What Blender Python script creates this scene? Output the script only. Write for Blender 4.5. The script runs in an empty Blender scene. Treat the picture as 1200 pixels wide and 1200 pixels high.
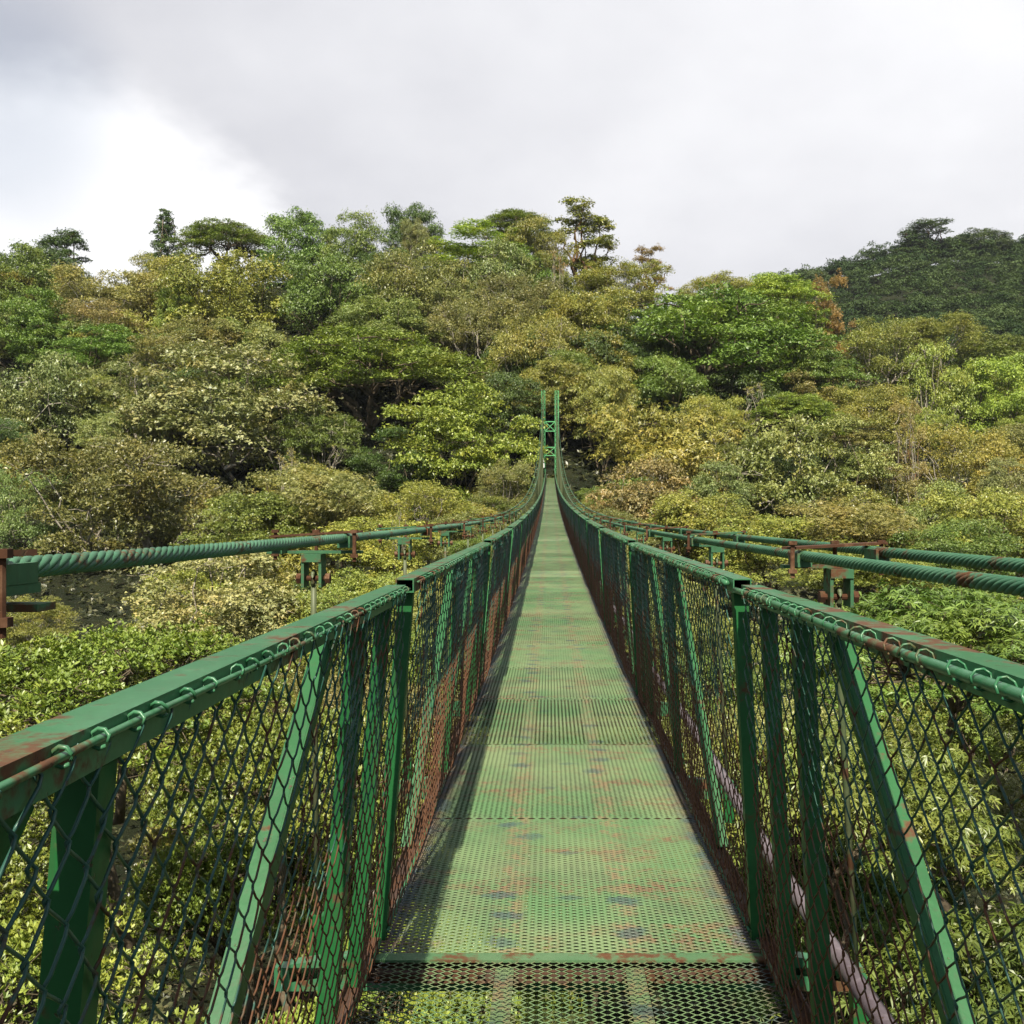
import bpy, math, random
import numpy as np
from mathutils import Matrix, Vector

random.seed(7)
R = math.radians
scene = bpy.context.scene
C = scene.collection
CAMX, CAMZ = -0.065, 1.45
VX, VY, F = 644.0, 612.0, 1200.0

# ------------------------------------------------------------------ helpers
def link(name, data, parent=None, label=None, cat=None, group=None, kind=None):
    o = bpy.data.objects.new(name, data)
    C.objects.link(o)
    if parent: o.parent = parent
    if label: o['label'] = label
    if cat: o['category'] = cat
    if group: o['group'] = group
    if kind: o['kind'] = kind
    return o

class MB:
    """collects verts and faces (quads/tris) for ONE mesh"""
    def __init__(s): s.v = []; s.f = []; s.n = 0
    def add(s, V, Fs):
        V = np.asarray(V, float).reshape(-1, 3)
        s.v.append(V)
        s.f.extend([tuple(i + s.n for i in f) for f in Fs]); s.n += len(V)
    def box(s, x0, x1, y0, y1, z0, z1, M=None):
        V = np.array([(x, y, z) for x in (x0, x1) for y in (y0, y1) for z in (z0, z1)], float)
        if M is not None: V = np.array([tuple(M @ Vector(p)) for p in V])
        s.add(V, [(0,1,3,2),(4,6,7,5),(0,4,5,1),(2,3,7,6),(0,2,6,4),(1,5,7,3)])
    def bar(s, a, b, w, h, up=(0,0,1)):
        """box beam a->b, w across, h along up"""
        a = np.array(a, float); b = np.array(b, float)
        d = b - a; d /= np.linalg.norm(d)
        u = np.array(up, float); sd = np.cross(d, u); sd /= np.linalg.norm(sd); u = np.cross(sd, d)
        V = [p + sd*w/2*i + u*h/2*j for p in (a, b) for i, j in ((-1,-1),(1,-1),(1,1),(-1,1))]
        s.add(V, [(0,1,2,3),(7,6,5,4),(0,4,5,1),(1,5,6,2),(2,6,7,3),(3,7,4,0)])
    def tube(s, pts, r, n=8, cap=True):
        P = np.asarray(pts, float); m = len(P)
        r = np.broadcast_to(np.asarray(r, float), (m,))
        T = np.gradient(P, axis=0); T /= np.linalg.norm(T, axis=1)[:, None] + 1e-12
        ref = np.array([0, 0, 1.0]) if abs(T[:, 2]).mean() < .8 else np.array([1.0, 0, 0])
        U = np.cross(T, ref); U /= np.linalg.norm(U, axis=1)[:, None] + 1e-12
        W = np.cross(T, U)
        a = np.linspace(0, 2*np.pi, n, endpoint=False)
        V = P[:, None] + r[:, None, None]*(np.cos(a)[None, :, None]*U[:, None] + np.sin(a)[None, :, None]*W[:, None])
        Fs = [(i*n+j, i*n+(j+1) % n, (i+1)*n+(j+1) % n, (i+1)*n+j) for i in range(m-1) for j in range(n)]
        if cap: Fs += [tuple(range(n-1, -1, -1)), tuple((m-1)*n+j for j in range(n))]
        s.add(V.reshape(-1, 3), Fs)
    def mesh(s, name, mat, smooth=False, bevel=0):
        V = np.concatenate(s.v)
        me = bpy.data.meshes.new(name)
        me.from_pydata(V.tolist(), [], s.f)
        me.materials.append(mat)
        if smooth: me.polygons.foreach_set('use_smooth', [True]*len(me.polygons))
        me.update()
        return me

def quad_mesh(name, V, Q, mat, tint=None):
    """fast mesh from (n,3) verts and (m,4) quads"""
    me = bpy.data.meshes.new(name)
    n, m = len(V), len(Q)
    me.vertices.add(n); me.vertices.foreach_set('co', V.astype(np.float32).ravel())
    me.loops.add(m*4); me.loops.foreach_set('vertex_index', Q.astype(np.int32).ravel())
    me.polygons.add(m)
    me.polygons.foreach_set('loop_start', np.arange(0, m*4, 4, dtype=np.int32))
    me.polygons.foreach_set('loop_total', np.full(m, 4, dtype=np.int32))
    if tint is not None:
        at = me.attributes.new('tint', 'FLOAT', 'FACE'); at.data.foreach_set('value', tint.astype(np.float32))
    me.materials.append(mat)
    me.update(calc_edges=True)
    return me

# ------------------------------------------------------------------ materials
class NT:
    def __init__(s, nt): s.nt = nt; s.n = nt.nodes; s.l = nt.links
    def node(s, t, ins=None, **kw):
        nd = s.n.new(t)
        for k, v in kw.items(): setattr(nd, k, v)
        for k, v in (ins or {}).items():
            if hasattr(v, 'is_linked') or isinstance(v, bpy.types.NodeSocket): s.l.new(v, nd.inputs[k])
            else: nd.inputs[k].default_value = v
        return nd
    def math(s, op, a, b=0.0, clamp=False):
        nd = s.node('ShaderNodeMath', {0: a, 1: b}, operation=op); nd.use_clamp = clamp; return nd.outputs[0]
    def noise(s, vec, scale, detail=3, rough=.55):
        return s.node('ShaderNodeTexNoise', {'Vector': vec, 'Scale': scale, 'Detail': detail, 'Roughness': rough}).outputs[0]
    def step(s, v, lo, hi):
        nd = s.node('ShaderNodeMapRange', {0: v, 1: lo, 2: hi, 3: 0.0, 4: 1.0}); nd.interpolation_type = 'SMOOTHSTEP'; return nd.outputs[0]
    def mix(s, f, a, b, bt='MIX'):
        nd = s.node('ShaderNodeMix', data_type='RGBA', blend_type=bt)
        for i, v in ((0, f), (6, a), (7, b)):
            if isinstance(v, bpy.types.NodeSocket): s.l.new(v, nd.inputs[i])
            else: nd.inputs[i].default_value = v if i == 0 else (*v[:3], 1)
        return nd.outputs[2]

def new_mat(name):
    m = bpy.data.materials.new(name); m.use_nodes = True
    m.node_tree.nodes.clear()
    return m, NT(m.node_tree)

def finish(T, col, rough=.5, spec=.5, bump=None, bstr=.3, bdist=.002, metallic=0):
    b = T.node('ShaderNodeBsdfPrincipled', {'Base Color': col, 'Roughness': rough, 'Specular IOR Level': spec, 'Metallic': metallic})
    if bump is not None:
        bn = T.node('ShaderNodeBump', {'Height': bump, 'Strength': bstr, 'Distance': bdist})
        T.l.new(bn.outputs[0], b.inputs['Normal'])
    o = T.node('ShaderNodeOutputMaterial'); T.l.new(b.outputs[0], o.inputs[0])

def paint_mat(name, green, green2, rust_amt=.5, rough=.42, fine=30., rust=(.125,.052,.018), zrust=None, spec=.3):
    m, T = new_mat(name)
    pos = T.node('ShaderNodeNewGeometry').outputs['Position']
    n1 = T.noise(pos, 2.2, 4); n2 = T.noise(pos, fine, 5, .65); n3 = T.noise(pos, 7., 4, .6)
    c = T.mix(T.step(n1, .35, .65), green, green2)
    c = T.mix(T.math('MULTIPLY', T.step(n2, .5, .75), .35), c, [x*1.5+.01 for x in green2])
    mm = T.math('ADD', T.math('MULTIPLY', n3, .65), T.math('MULTIPLY', n2, .35))
    if zrust:
        z = T.node('ShaderNodeSeparateXYZ', {0: T.node('ShaderNodeTexCoord').outputs['Object']}).outputs[2]
        mm = T.math('ADD', mm, T.math('MULTIPLY', T.step(z, zrust[0], zrust[1]), zrust[2]))
    rm = T.step(mm, .66 - .18*rust_amt, .72 - .14*rust_amt)
    rc = T.mix(n2, rust, [rust[0]*.35, rust[1]*.4, rust[2]*.6])
    c = T.mix(rm, c, rc)
    r = T.math('ADD', T.math('MULTIPLY', rm, .35), rough)
    ch = T.noise(pos, 55., 3, .6); cm = T.math('MULTIPLY', T.step(ch, .66, .70), T.step(n3, .42, .60))
    c = T.mix(T.math('MULTIPLY', cm, .85), c, (.06,.035,.02))
    st = T.noise(T.node('ShaderNodeVectorMath', {0: pos, 1: (60., 60., 5.)}, operation='MULTIPLY').outputs[0], 1., 4, .6)
    c = T.mix(T.math('MULTIPLY', T.step(st, .52, .72), .30), c, (.04,.045,.022))
    hb = T.math('ADD', T.math('MULTIPLY', n2, .6), T.math('MULTIPLY', cm, -.6))
    finish(T, c, r, spec, hb, .5, .002)
    return m

M_rail = paint_mat('rail_paint', (.024,.108,.046), (.042,.138,.064), .85, .32)
M_post = paint_mat('post_paint', (.007,.070,.017), (.011,.088,.023), .4, .46)
M_cable = paint_mat('cable_paint', (.026,.095,.048), (.050,.138,.074), .7, .5, 60.)
M_clamp = paint_mat('clamp_paint', (.025,.09,.042), (.04,.11,.05), .8, .5, 40.)
M_rust = paint_mat('rusty_steel', (.10,.050,.026), (.13,.066,.032), 1.4, .7, 40., (.085,.034,.014))
M_rod = paint_mat('hanger_paint', (.06,.085,.038), (.09,.10,.05), .6, .5)
M_wire = paint_mat('fence_wire', (.010,.050,.034), (.028,.080,.062), .75, .36, 14., (.12,.046,.016), (1.0, .1, .30))
M_tower = paint_mat('tower_paint', (.07,.30,.11), (.11,.36,.15), .1, .5)
M_edge = paint_mat('deck_edge_paint', (.045,.026,.020), (.07,.04,.028), 1.2, .6, 30., (.10,.040,.016))
M_pipe = paint_mat('conduit_paint', (.08,.062,.072), (.15,.125,.14), .2, .45, 20.)

M_seam = paint_mat('seam_paint', (.05,.12,.05), (.08,.14,.065), 1.1, .5, 30.)
def deck_mat():
    m, T = new_mat('deck_grating_paint')
    pos = T.node('ShaderNodeNewGeometry').outputs['Position']
    sp = T.node('ShaderNodeSeparateXYZ', {0: pos}); X, Y = sp.outputs[0], sp.outputs[1]
    n1 = T.noise(pos, 1.1, 4); n2 = T.noise(pos, 9., 4); n3 = T.noise(pos, 40., 3)
    c = T.mix(T.step(n1, .35, .66), (.066,.145,.052), (.130,.180,.078))
    # rusty cross bands and rusty patches
    st = T.node('ShaderNodeCombineXYZ', {0: T.math('MULTIPLY', X, .8), 1: T.math('MULTIPLY', Y, 2.6), 2: 0.}).outputs[0]
    band = T.noise(st, 1.5, 5, .65)
    rm = T.step(T.math('ADD', T.math('MULTIPLY', band, .75), T.math('MULTIPLY', n2, .25)), .48, .64)
    rust = T.mix(n3, (.19,.105,.05), (.09,.05,.028))
    c = T.mix(T.math('MULTIPLY', rm, T.step(T.noise(pos, 22., 4, .7), .38, .6)), c, rust)
    dirt = T.noise(T.node('ShaderNodeCombineXYZ', {0: X, 1: T.math('MULTIPLY', Y, .9), 2: 7.}).outputs[0], 3.2, 6, .7)
    c = T.mix(T.math('MULTIPLY', T.step(dirt, .42, .68), .35), c, (.05,.055,.032))
    # worn tracks over the two bars underneath: rust streaks and blue-grey weld spots
    ax = T.math('ABSOLUTE', T.math('SUBTRACT', T.math('ABSOLUTE', X), .21))
    track = T.math('SUBTRACT', 1.0, T.step(ax, .02, .075))
    c = T.mix(T.math('MULTIPLY', T.math('MULTIPLY', track, .7), T.step(T.noise(pos, 16., 4, .7), .45, .62)), c, (.17,.11,.055))
    yy = T.math('ADD', T.math('DIVIDE', T.math('ADD', Y, T.math('MULTIPLY', T.noise(pos, .9, 1), .5)), .27), T.math('MULTIPLY', T.math('SIGN', X), .27))
    fy = T.math('ABSOLUTE', T.math('SUBTRACT', T.math('FRACT', yy), .5))
    cell = T.math('FLOOR', yy)
    jx = T.node('ShaderNodeTexWhiteNoise', {'Vector': T.node('ShaderNodeCombineXYZ', {0: cell, 1: T.math('SIGN', X), 2: 0.}).outputs[0]}, noise_dimensions='3D').outputs[0]
    ax2 = T.math('ABSOLUTE', T.math('SUBTRACT', T.math('ABSOLUTE', X), T.math('ADD', .15, T.math('MULTIPLY', jx, .13))))
    fy2 = T.math('ABSOLUTE', T.math('ADD', T.math('SUBTRACT', T.math('FRACT', yy), .5), T.math('MULTIPLY', T.math('SUBTRACT', jx, .5), .35)))
    d = T.math('SQRT', T.math('ADD', T.math('POWER', T.math('MULTIPLY', ax2, 11.), 2.), T.math('POWER', T.math('MULTIPLY', fy2, 4.4), 2.)))
    d = T.math('ADD', d, T.math('MULTIPLY', T.math('SUBTRACT', T.noise(pos, 26., 4, .7), .5), 1.6))
    spot = T.math('MULTIPLY', T.math('SUBTRACT', 1.0, T.step(d, .35, .95)), T.step(T.math('FRACT', T.math('MULTIPLY', jx, 7.3)), .35, .6))
    # spots by the centre line
    yc = T.math('DIVIDE', Y, .52); fc = T.math('ABSOLUTE', T.math('SUBTRACT', T.math('FRACT', yc), .5))
    jc = T.node('ShaderNodeTexWhiteNoise', {'Vector': T.node('ShaderNodeCombineXYZ', {0: T.math('FLOOR', yc), 1: 5., 2: 1.}).outputs[0]}, noise_dimensions='3D').outputs[0]
    dc = T.math('ADD', T.math('MULTIPLY', T.math('ABSOLUTE', T.math('SUBTRACT', X, T.math('MULTIPLY', T.math('SUBTRACT', jc, .5), .2))), 12.), T.math('MULTIPLY', fc, 14.))
    dc = T.math('ADD', dc, T.math('MULTIPLY', T.math('SUBTRACT', n2, .5), 1.4))
    spot2 = T.math('MULTIPLY', T.math('SUBTRACT', 1.0, T.step(dc, .4, 1.0)), .7)
    sp_ = T.math('MAXIMUM', spot, spot2)
    c = T.mix(T.math('MULTIPLY', sp_, .7), c, (.028,.052,.058))
    # margins beside the railing: its shade painted in dark, mixed with rust
    mg = T.step(T.math('ADD', T.math('ABSOLUTE', X), T.math('MULTIPLY', T.math('SUBTRACT', n2, .5), .1)), .52, .62)
    c = T.mix(T.math('MULTIPLY', mg, .85), c, T.mix(T.step(n2, .4, .6), (.085,.04,.03), (.035,.048,.056)))
    b = T.node('ShaderNodeBsdfPrincipled', {'Base Color': c, 'Roughness': .5, 'Specular IOR Level': .5})
    o = T.node('ShaderNodeOutputMaterial'); T.l.new(b.outputs[0], o.inputs[0])
    return m
M_deck = deck_mat()

def leaf_mat(name, rough=.42, trans=.2, spec=.5):
    m, T = new_mat(name)
    oi = T.node('ShaderNodeObjectInfo'); col = oi.outputs['Color']
    tint = T.node('ShaderNodeAttribute', attribute_name='tint').outputs['Fac']
    oc = T.node('ShaderNodeTexCoord').outputs['Object']
    nz = T.noise(oc, 5., 3)
    c = T.mix(.5, col, (.5,.5,.5), 'MULTIPLY')
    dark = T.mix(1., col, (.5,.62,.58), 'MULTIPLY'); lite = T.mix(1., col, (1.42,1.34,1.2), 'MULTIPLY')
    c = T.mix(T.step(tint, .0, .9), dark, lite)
    warm = T.mix(1., c, (1.14,.95,.8), 'MULTIPLY')
    c = T.mix(T.math('MULTIPLY', T.step(nz, .48, .66), .7), c, warm)
    c = T.mix(T.step(tint, .93, .95), c, T.mix(.5, c, (.2,.17,.08)))
    p = T.node('ShaderNodeBsdfPrincipled', {'Base Color': c, 'Roughness': rough, 'Specular IOR Level': spec})
    t = T.node('ShaderNodeBsdfTranslucent', {'Color': T.mix(1., c, (1.2,1.35,.6), 'MULTIPLY')})
    mx = T.node('ShaderNodeMixShader', {0: trans, 1: p.outputs[0], 2: t.outputs[0]})
    o = T.node('ShaderNodeOutputMaterial'); T.l.new(mx.outputs[0], o.inputs[0])
    return m
M_leaf = leaf_mat('foliage')
M_leaf_far = leaf_mat('distant_foliage', .8, .2, .1)

def bark_mat(name, a, b):
    m, T = new_mat(name)
    pos = T.node('ShaderNodeNewGeometry').outputs['Position']
    n1 = T.noise(pos, 1.4, 5, .65); n2 = T.noise(pos, 11., 4)
    c = T.mix(T.step(n1, .38, .62), a, b)
    c = T.mix(T.math('MULTIPLY', n2, .5), c, (.045,.05,.02))
    finish(T, c, .85, .2, n2, .6, .03)
    return m
M_bark = bark_mat('bark', (.16,.12,.085), (.075,.055,.035))
M_moss = bark_mat('mossy_bark', (.17,.075,.035), (.12,.085,.04))
M_pale = bark_mat('pale_bark', (.42,.38,.32), (.22,.18,.14))

def ground_mat():
    m, T = new_mat('forest_floor')
    pos = T.node('ShaderNodeNewGeometry').outputs['Position']
    n1 = T.noise(pos, .25, 5); n2 = T.noise(pos, 2.5, 5, .7)
    c = T.mix(T.step(n1, .4, .6), (.012,.016,.007), (.020,.024,.010))
    c = T.mix(T.step(n2, .5, .7), c, (.024,.018,.010))
    finish(T, c, .9, .1, n2, 1., .4)
    return m
M_ground = ground_mat()

# ------------------------------------------------------------------ bridge profile
def zd(y):                      # deck height along the bridge
    s = 4.0
    sp = s*math.log1p(math.exp(min((y-7)/s, 50)))
    return .019*sp - .019*s*math.log1p(math.exp(-7/s))+ .00026*max(y, 0)**2
YT = 140.0
def zc(y, base): return base + .00055*y*y + 2.6e-6*max(y, 0)**3

bridge = link('suspension_bridge', None, None,
    'long green suspension footbridge with metal mesh deck and chain link sides rising to a tower', 'bridge')

# ---- deck gratings
PL = 1.5533
def grating(lwd, swd, dy, dz, t, seed):
    hw = .655
    nh = int(2*hw/(lwd/2)); h = 2*hw/nh
    xs = []; sg = []
    for i in range(nh+1):
        for o_ in (-.17, .17):
            x = -hw+(i+o_)*h
            if -hw <= x <= hw: xs.append(x); sg.append(1. if i % 2 == 0 else -1.)
    xs = np.array(xs); sg = np.array(sg); m = len(xs)
    V = []; Q = []; n = 0
    rows = int((PL-.016)/(swd/2))
    for k in range(rows):
        yc = .009 + k*swd/2
        y = yc + sg*(1 if k % 2 == 0 else -1)*swd*.25
        y = np.clip(y, .003, PL-.003)
        z0 = np.full(m, 0.0)
        a = np.stack([xs, y-dy/2, z0-abs(dz)/2-dz/2], 1); b = np.stack([xs, y+dy/2, z0-abs(dz)/2+dz/2], 1)
        off = np.array([0, t*.6*(1 if dz > 0 else -1), -t])
        P = np.stack([a, b, b+off, a+off], 1).reshape(-1, 3)
        i = np.arange(m-1)[:, None]*4 + n
        for u, v in ((0,1),(1,2),(2,3),(3,0)):
            Q.append(np.concatenate([i+u, i+v, i+4+v, i+4+u], 1))
        V.append(P); n += len(P)
    return quad_mesh('deck_grating', np.concatenate(V), np.concatenate(Q), M_deck)
fine_me = grating(.050, .026, .0066, .0038, .0016, 1)
mid_me = grating(.052, .030, .0074, .0012, .0016, 3)
coarse_me = grating(.052, .030, .0064, -.0018, .0016, 2)
fr = MB()
fr.box(-.03, .03, .05, PL-.05, -.018, -.010)
frame_me = fr.mesh('deck_bar', M_deck)
fr = MB(); fr.box(-.655, .655, -.018, .018, -.052, -.0195); slat_me = fr.mesh('bearer', M_edge)
fr = MB()
fr.box(-.66, .66, -.028, .028, -.016, -.008); 
seam_me = fr.mesh('seam_bar', M_seam)
fr = MB()
fr.box(-.022, .022, 0, PL-.004, -.012, .006)
fr.box(.0165, .0225, 0, PL-.004, -.055, .03)
edge_me = fr.mesh('edge_angle', M_edge)
ys = 3.37 - 4*PL
k = 0
while ys < YT-1:
    y0, y1 = ys, ys+PL
    z0, z1 = zd(max(y0, 0)), zd(max(y1, 0))
    coarse = (k in (0,1,2,3,6)) or (k > 12 and k % 9 == 6)
    o = link('deck_panel', (coarse_me if k < 4 else mid_me) if coarse else fine_me, bridge)
    o.location = (0, y0, z0); o.rotation_euler = (math.atan2(z1-z0, PL), 0, 0)
    if k in (0,1,2,3): o['label'] = 'coarse see-through expanded metal deck panel'
    if k < 26:
        for sx in (-1, 1): link('deck_bar', frame_me, o).location = (sx*.21, 0, 0)
        for q in range(3): link('bearer', slat_me, o).location = (0, .06+q*.72, 0)
    for sx in (-1, 1):
        e = link('edge_angle', edge_me, o); e.location = (sx*.667, 0, 0)
        if sx < 0: e.rotation_euler = (0, 0, math.pi); e.location = (sx*.667, PL-.004, 0)
    if coarse or k in (4, 7):
        s = link('seam_bar', seam_me, o)
        if k == 4: s.location = (0, 0, .012)
    ys = y1; k += 1

# ---- cross beams below the deck, outriggers to the hangers
BAY = 2.33
cb = MB()
cb.bar((-1.0,0,-.12), (1.0,0,-.12), .05, .08)
for sx in (-1, 1):
    cb.bar((sx*.68,0,-.06), (sx*.95,0,-.10), .05, .06)
cross_me = cb.mesh('cross_beam', M_rail)

# ---- railing modules (4.66 m), local y from 0 to ML
ML = 2*BAY
TXS, BX, RH = {-1: .566, 1: .598}, .662, 1.231     # top / bottom offset from the centre, rail height
def side_x(z): return BX + (TX-BX)*z/RH
def hollow_tube(mb, x, z, y0, y1, w=.062, t=.004):
    h = .0235; g = w/2
    mb.box(x-g, x+g, y0, y1, z+h-t, z+h); mb.box(x-g, x+g, y0, y1, z-h, z-h+t)
    mb.box(x-g, x-g+t, y0, y1, z-h+t, z+h-t); mb.box(x+g-t, x+g, y0, y1, z-h+t, z+h-t)
rail_me, rod_me, posts_me, brace_me, mesh_me = {}, {}, {}, {}, {}
for sd in (-1, 1):
    TX = TXS[sd]
    mb = MB()
    hollow_tube(mb, sd*TX, RH-.0235, -.02, ML-.07)
    rail_me[sd] = mb.mesh('top_rail', M_rail)
    # rod the chain link is laced to
    mb = MB()
    yy = np.linspace(.02, ML-.05, 60)
    xr = sd*(TX-(.040 if sd < 0 else .046)); zr = RH-(.016 if sd < 0 else .020); rr = .0045 if sd < 0 else .010
    mb.tube(np.stack([xr+.002*np.sin(yy*5), yy, zr+.003*np.sin(yy*3.1+1)], 1), rr, 8)
    rng = np.random.default_rng(5+sd)
    kk = 0
    for y in np.cumsum(rng.choice([.0425, .085, .085, .1275], 52, p=[.12,.4,.36,.12]))[:None]:
        if y > ML-.07: break
        jy = rng.uniform(-.008, .008); tl = rng.uniform(-.012, .012)
        a = np.linspace(-.4, 1.75*np.pi, 9)
        q = .010 if sd < 0 else .0155
        P = np.stack([xr - sd*q*np.cos(a), y+jy+tl*np.sin(a), zr+.004+q*np.sin(a)], 1)
        mb.tube(P, .0024, 5)
    for zz in (.02,):
        mb.tube([(sd*(side_x(zz)-.03), .02, zz), (sd*(side_x(zz)-.03), ML-.02, zz)], .006, 6)
    rod_me[sd] = mb.mesh('lacing_rod', M_rail, True)
    # posts: position along the module, width
    def post(s, w, z1=RH-.052):
        m = MB()
        m.bar((sd*(BX+.003), s, -.02), (sd*(TX+.003), s, z1), w, w, up=(0,1,0))
        return m
    posts_me[sd] = {}
    for key, s, w in (('end', .045, .05), ('mid', 2.28, .046), ('b', 3.9, .05), ('c', 4.33, .045)):
        posts_me[sd][key] = post(s, w).mesh('post', M_post)
    brace_me[sd] = []
    for (s0, s1) in ((.95, 2.16), (2.42, 3.66)):
        m = MB()
        a = (sd*(BX+.012), s0, 0.0); b = (sd*(TX+.012), s1, RH-.055)
        m.bar(a, b, .005, .05, up=(0,1,-.5))
        a2 = np.array(a)+np.array([sd*.021, -.022, .012]); b2 = np.array(b)+np.array([sd*.021, -.022, .012])
        m.bar(a2, b2, .04, .005, up=(0,1,-.5))
        brace_me[sd].append(m.mesh('brace', M_post))
    # chain link: woven zigzag wires
    W = .0425; Hs = .0425
    V = []; Q = []; n = 0
    nw = int((ML-.07)/W)
    nseg = int(1.195/Hs)
    z_lo = .02
    a = np.linspace(0, 2*np.pi, 5, endpoint=False)
    for i in range(nw):
        y0 = .03 + i*W
        # control: corners alternating y0-.W/2*... with softened bends, half a diamond wide each way
        idx = np.arange(nseg+1)
        side = np.where((idx + i) % 2 == 0, 1., -1.)
        cz = z_lo + idx*Hs + rng.normal(0, .0016, nseg+1)
        cy = y0 + side*W*(.56+rng.normal(0, .03)) + rng.normal(0, .0028, nseg+1) + np.convolve(rng.normal(0, .006, nseg+9), np.ones(9)/9, 'valid')
        # three points per corner: before, at, after
        P = []
        for q in range(nseg+1):
            s_ = side[q]
            zz = cz[q]; yq = cy[q]
            f = Hs*.2
            P.append((-.0022*s_, yq - s_*W*.20, zz-f)); P.append((0, yq, zz)); P.append((.0026*s_, yq - s_*W*.20, zz+f))
        P = np.array(P)
        zz = P[:, 2]
        bulge = .010*math.sin(i*.17+1)*np.sin(zz*4.2+.3) + .004*math.sin(i*.57+1)*np.sin(zz*9)
        xx = side_x(zz) - .036 + P[:, 0] + bulge
        P = np.stack([sd*xx, P[:, 1], zz], 1)
        Tn = np.gradient(P, axis=0); Tn /= np.linalg.norm(Tn, axis=1)[:, None]
        U = np.cross(Tn, [1., 0, 0]); U /= np.linalg.norm(U, axis=1)[:, None]; Wv = np.cross(Tn, U)
        rad = .0022
        VV = P[:, None] + rad*(np.cos(a)[None, :, None]*U[:, None] + np.sin(a)[None, :, None]*Wv[:, None])
        m = len(P)
        ii, jj = np.meshgrid(np.arange(m-1), np.arange(5), indexing='ij')
        ii = ii.ravel(); jj = jj.ravel(); j2 = (jj+1) % 5
        Q.append(np.stack([ii*5+jj, ii*5+j2, (ii+1)*5+j2, (ii+1)*5+jj], 1) + n)
        V.append(VV.reshape(-1, 3)); n += m*5
    me = quad_mesh('chain_link', np.concatenate(V), np.concatenate(Q), M_wire)
    me.polygons.foreach_set('use_smooth', [True]*len(me.polygons))
    mesh_me[sd] = me

y0 = 3.5 - 2*ML
mods = []
while y0 < YT - 2:
    y1 = y0 + ML
    z0, z1 = zd(max(y0, 0)), zd(max(y1, 0))
    ang = math.atan2(z1-z0, ML)
    mods.append((y0, z0, ang)); y0 = y1
for mi, (y0, z0, ang) in enumerate(mods):
    for sd in (-1, 1):
        r = link('railing', rail_me[sd], bridge)
        dz = 0.0
        if mi % 2 == 0: dz = .004
        r.location = (-sd*.010, y0, z0+.010); r.rotation_euler = (ang-.018/ML, 0, -sd*.020/ML)
        link('chain_link_mesh', mesh_me[sd], r)
        link('lacing_rod', rod_me[sd], r)
        for key in ('end', 'mid', 'b', 'c'):
            link('post', posts_me[sd][key], r)
        for b in brace_me[sd]: link('brace', b, r)
    for q in range(2):
        ys = y0 + q*BAY + .0
        o = link('cross_beam', cross_me, bridge)
        o.location = (0, ys, zd(max(ys, 0))+0); o.rotation_euler = (ang, 0, 0)

# ---- main cables (laid strand ropes)
def rope(x, zb, y0=-4, y1=YT, r=.0158):
    mb = MB()
    fixr = r*.62
    if True:
        nst = 7; pitch = .21
        yn = 14.
        def P(y): return np.stack([np.full_like(y, x), y, np.array([zc(max(t, 0), zb) for t in y])], 1)
        # near part: twisted strands
        y = np.arange(y0, yn, .012)
        c = P(y)
        for s in range(nst):
            ph = 2*np.pi*s/nst + y/pitch*2*np.pi
            Q = c + np.stack([np.cos(ph)*r*.66, np.zeros_like(y), np.sin(ph)*r*.66], 1)
            mb.tube(Q, r*.40, 6)
        y = np.linspace(yn, y1, 120)
        mb.tube(P(y), r*1.02, 8)
    return mb.mesh('main_cable', M_cable, True)
IN, OUT, RODX = .715, .955, .855
LI, LO = .73-.065+.065, .97
zl_in, zl_out, zr_in, zr_out = CAMZ-.064, CAMZ-.085, CAMZ-.109, CAMZ-.097
CAB = [(-.795, zl_in), (-1.035, zl_out), (IN, zr_in), (OUT, zr_out)]
for x, zb in CAB:
    link('main_cable', rope(x, zb), bridge)

# ---- hangers: saddle plate and bolts over both ropes, yoke, eye rod
def hanger_mesh(sd, kind):
    xi, xo = (-.795, -1.035) if sd < 0 else (IN, OUT)
    xm = (xi+xo)/2
    zi, zo = (zl_in, zl_out) if sd < 0 else (zr_in, zr_out)
    base = (zi+zo)/2
    mb = MB()
    if kind == 'plate':          # rusty strap bolted across the two ropes, green block below
        a = np.array([xi - (xo-xi)*.22, -.05, zi-base+.024]); b = np.array([xo + (xo-xi)*.22, .11, zo-base+.024])
        mb.bar(a, b, .05, .008)
        return mb.mesh('strap', M_rust)
    if kind == 'block':
        for x, z in ((xi, zi-base), (xo, zo-base)):
            mb.box(x-.022, x+.022, -.065, .065, z-.034, z-.0205)
            mb.box(x-.0235, x+.0235, -.065, .055, z-.0200, z+.008)
        mb.box(min(xi,xo)-.05, max(xi,xo)+.05, .0, .05, -.046, -.036)
        # yoke
        mb.box(xm-.035, xm+.035, -.045, .045, -.075, -.047)
        for s in (-1, 1):
            mb.box(xm+s*.031-.005, xm+s*.031+.005, -.04, .04, -.165, -.075)
        return mb.mesh('yoke', M_clamp)
strap_me = {s: hanger_mesh(s, 'plate') for s in (-1, 1)}
strap_g = {s: strap_me[s].copy() for s in (-1, 1)}
for m_ in strap_g.values(): m_.materials[0] = M_clamp
yoke_me = {s: hanger_mesh(s, 'block') for s in (-1, 1)}
mb = MB()
mb.tube([(0, 0, -.072), (0, 0, .030)], .007, 8); mb.tube([(0, 0, .0285), (0, 0, .040)], .0145, 6); mb.tube([(0, 0, -.058), (0, 0, -.046)], .0145, 6)
bolt_me = mb.mesh('bolt', M_rust)
mb = MB()
mb.tube([(-.06, 0, 0), (.06, 0, 0)], .010, 8)
for s in (-1, 1): mb.tube([(s*.044, 0, 0), (s*.060, 0, 0)], .020, 6)
pin_me = mb.mesh('pin', M_rust)
far = MB(); nh = 0
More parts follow.
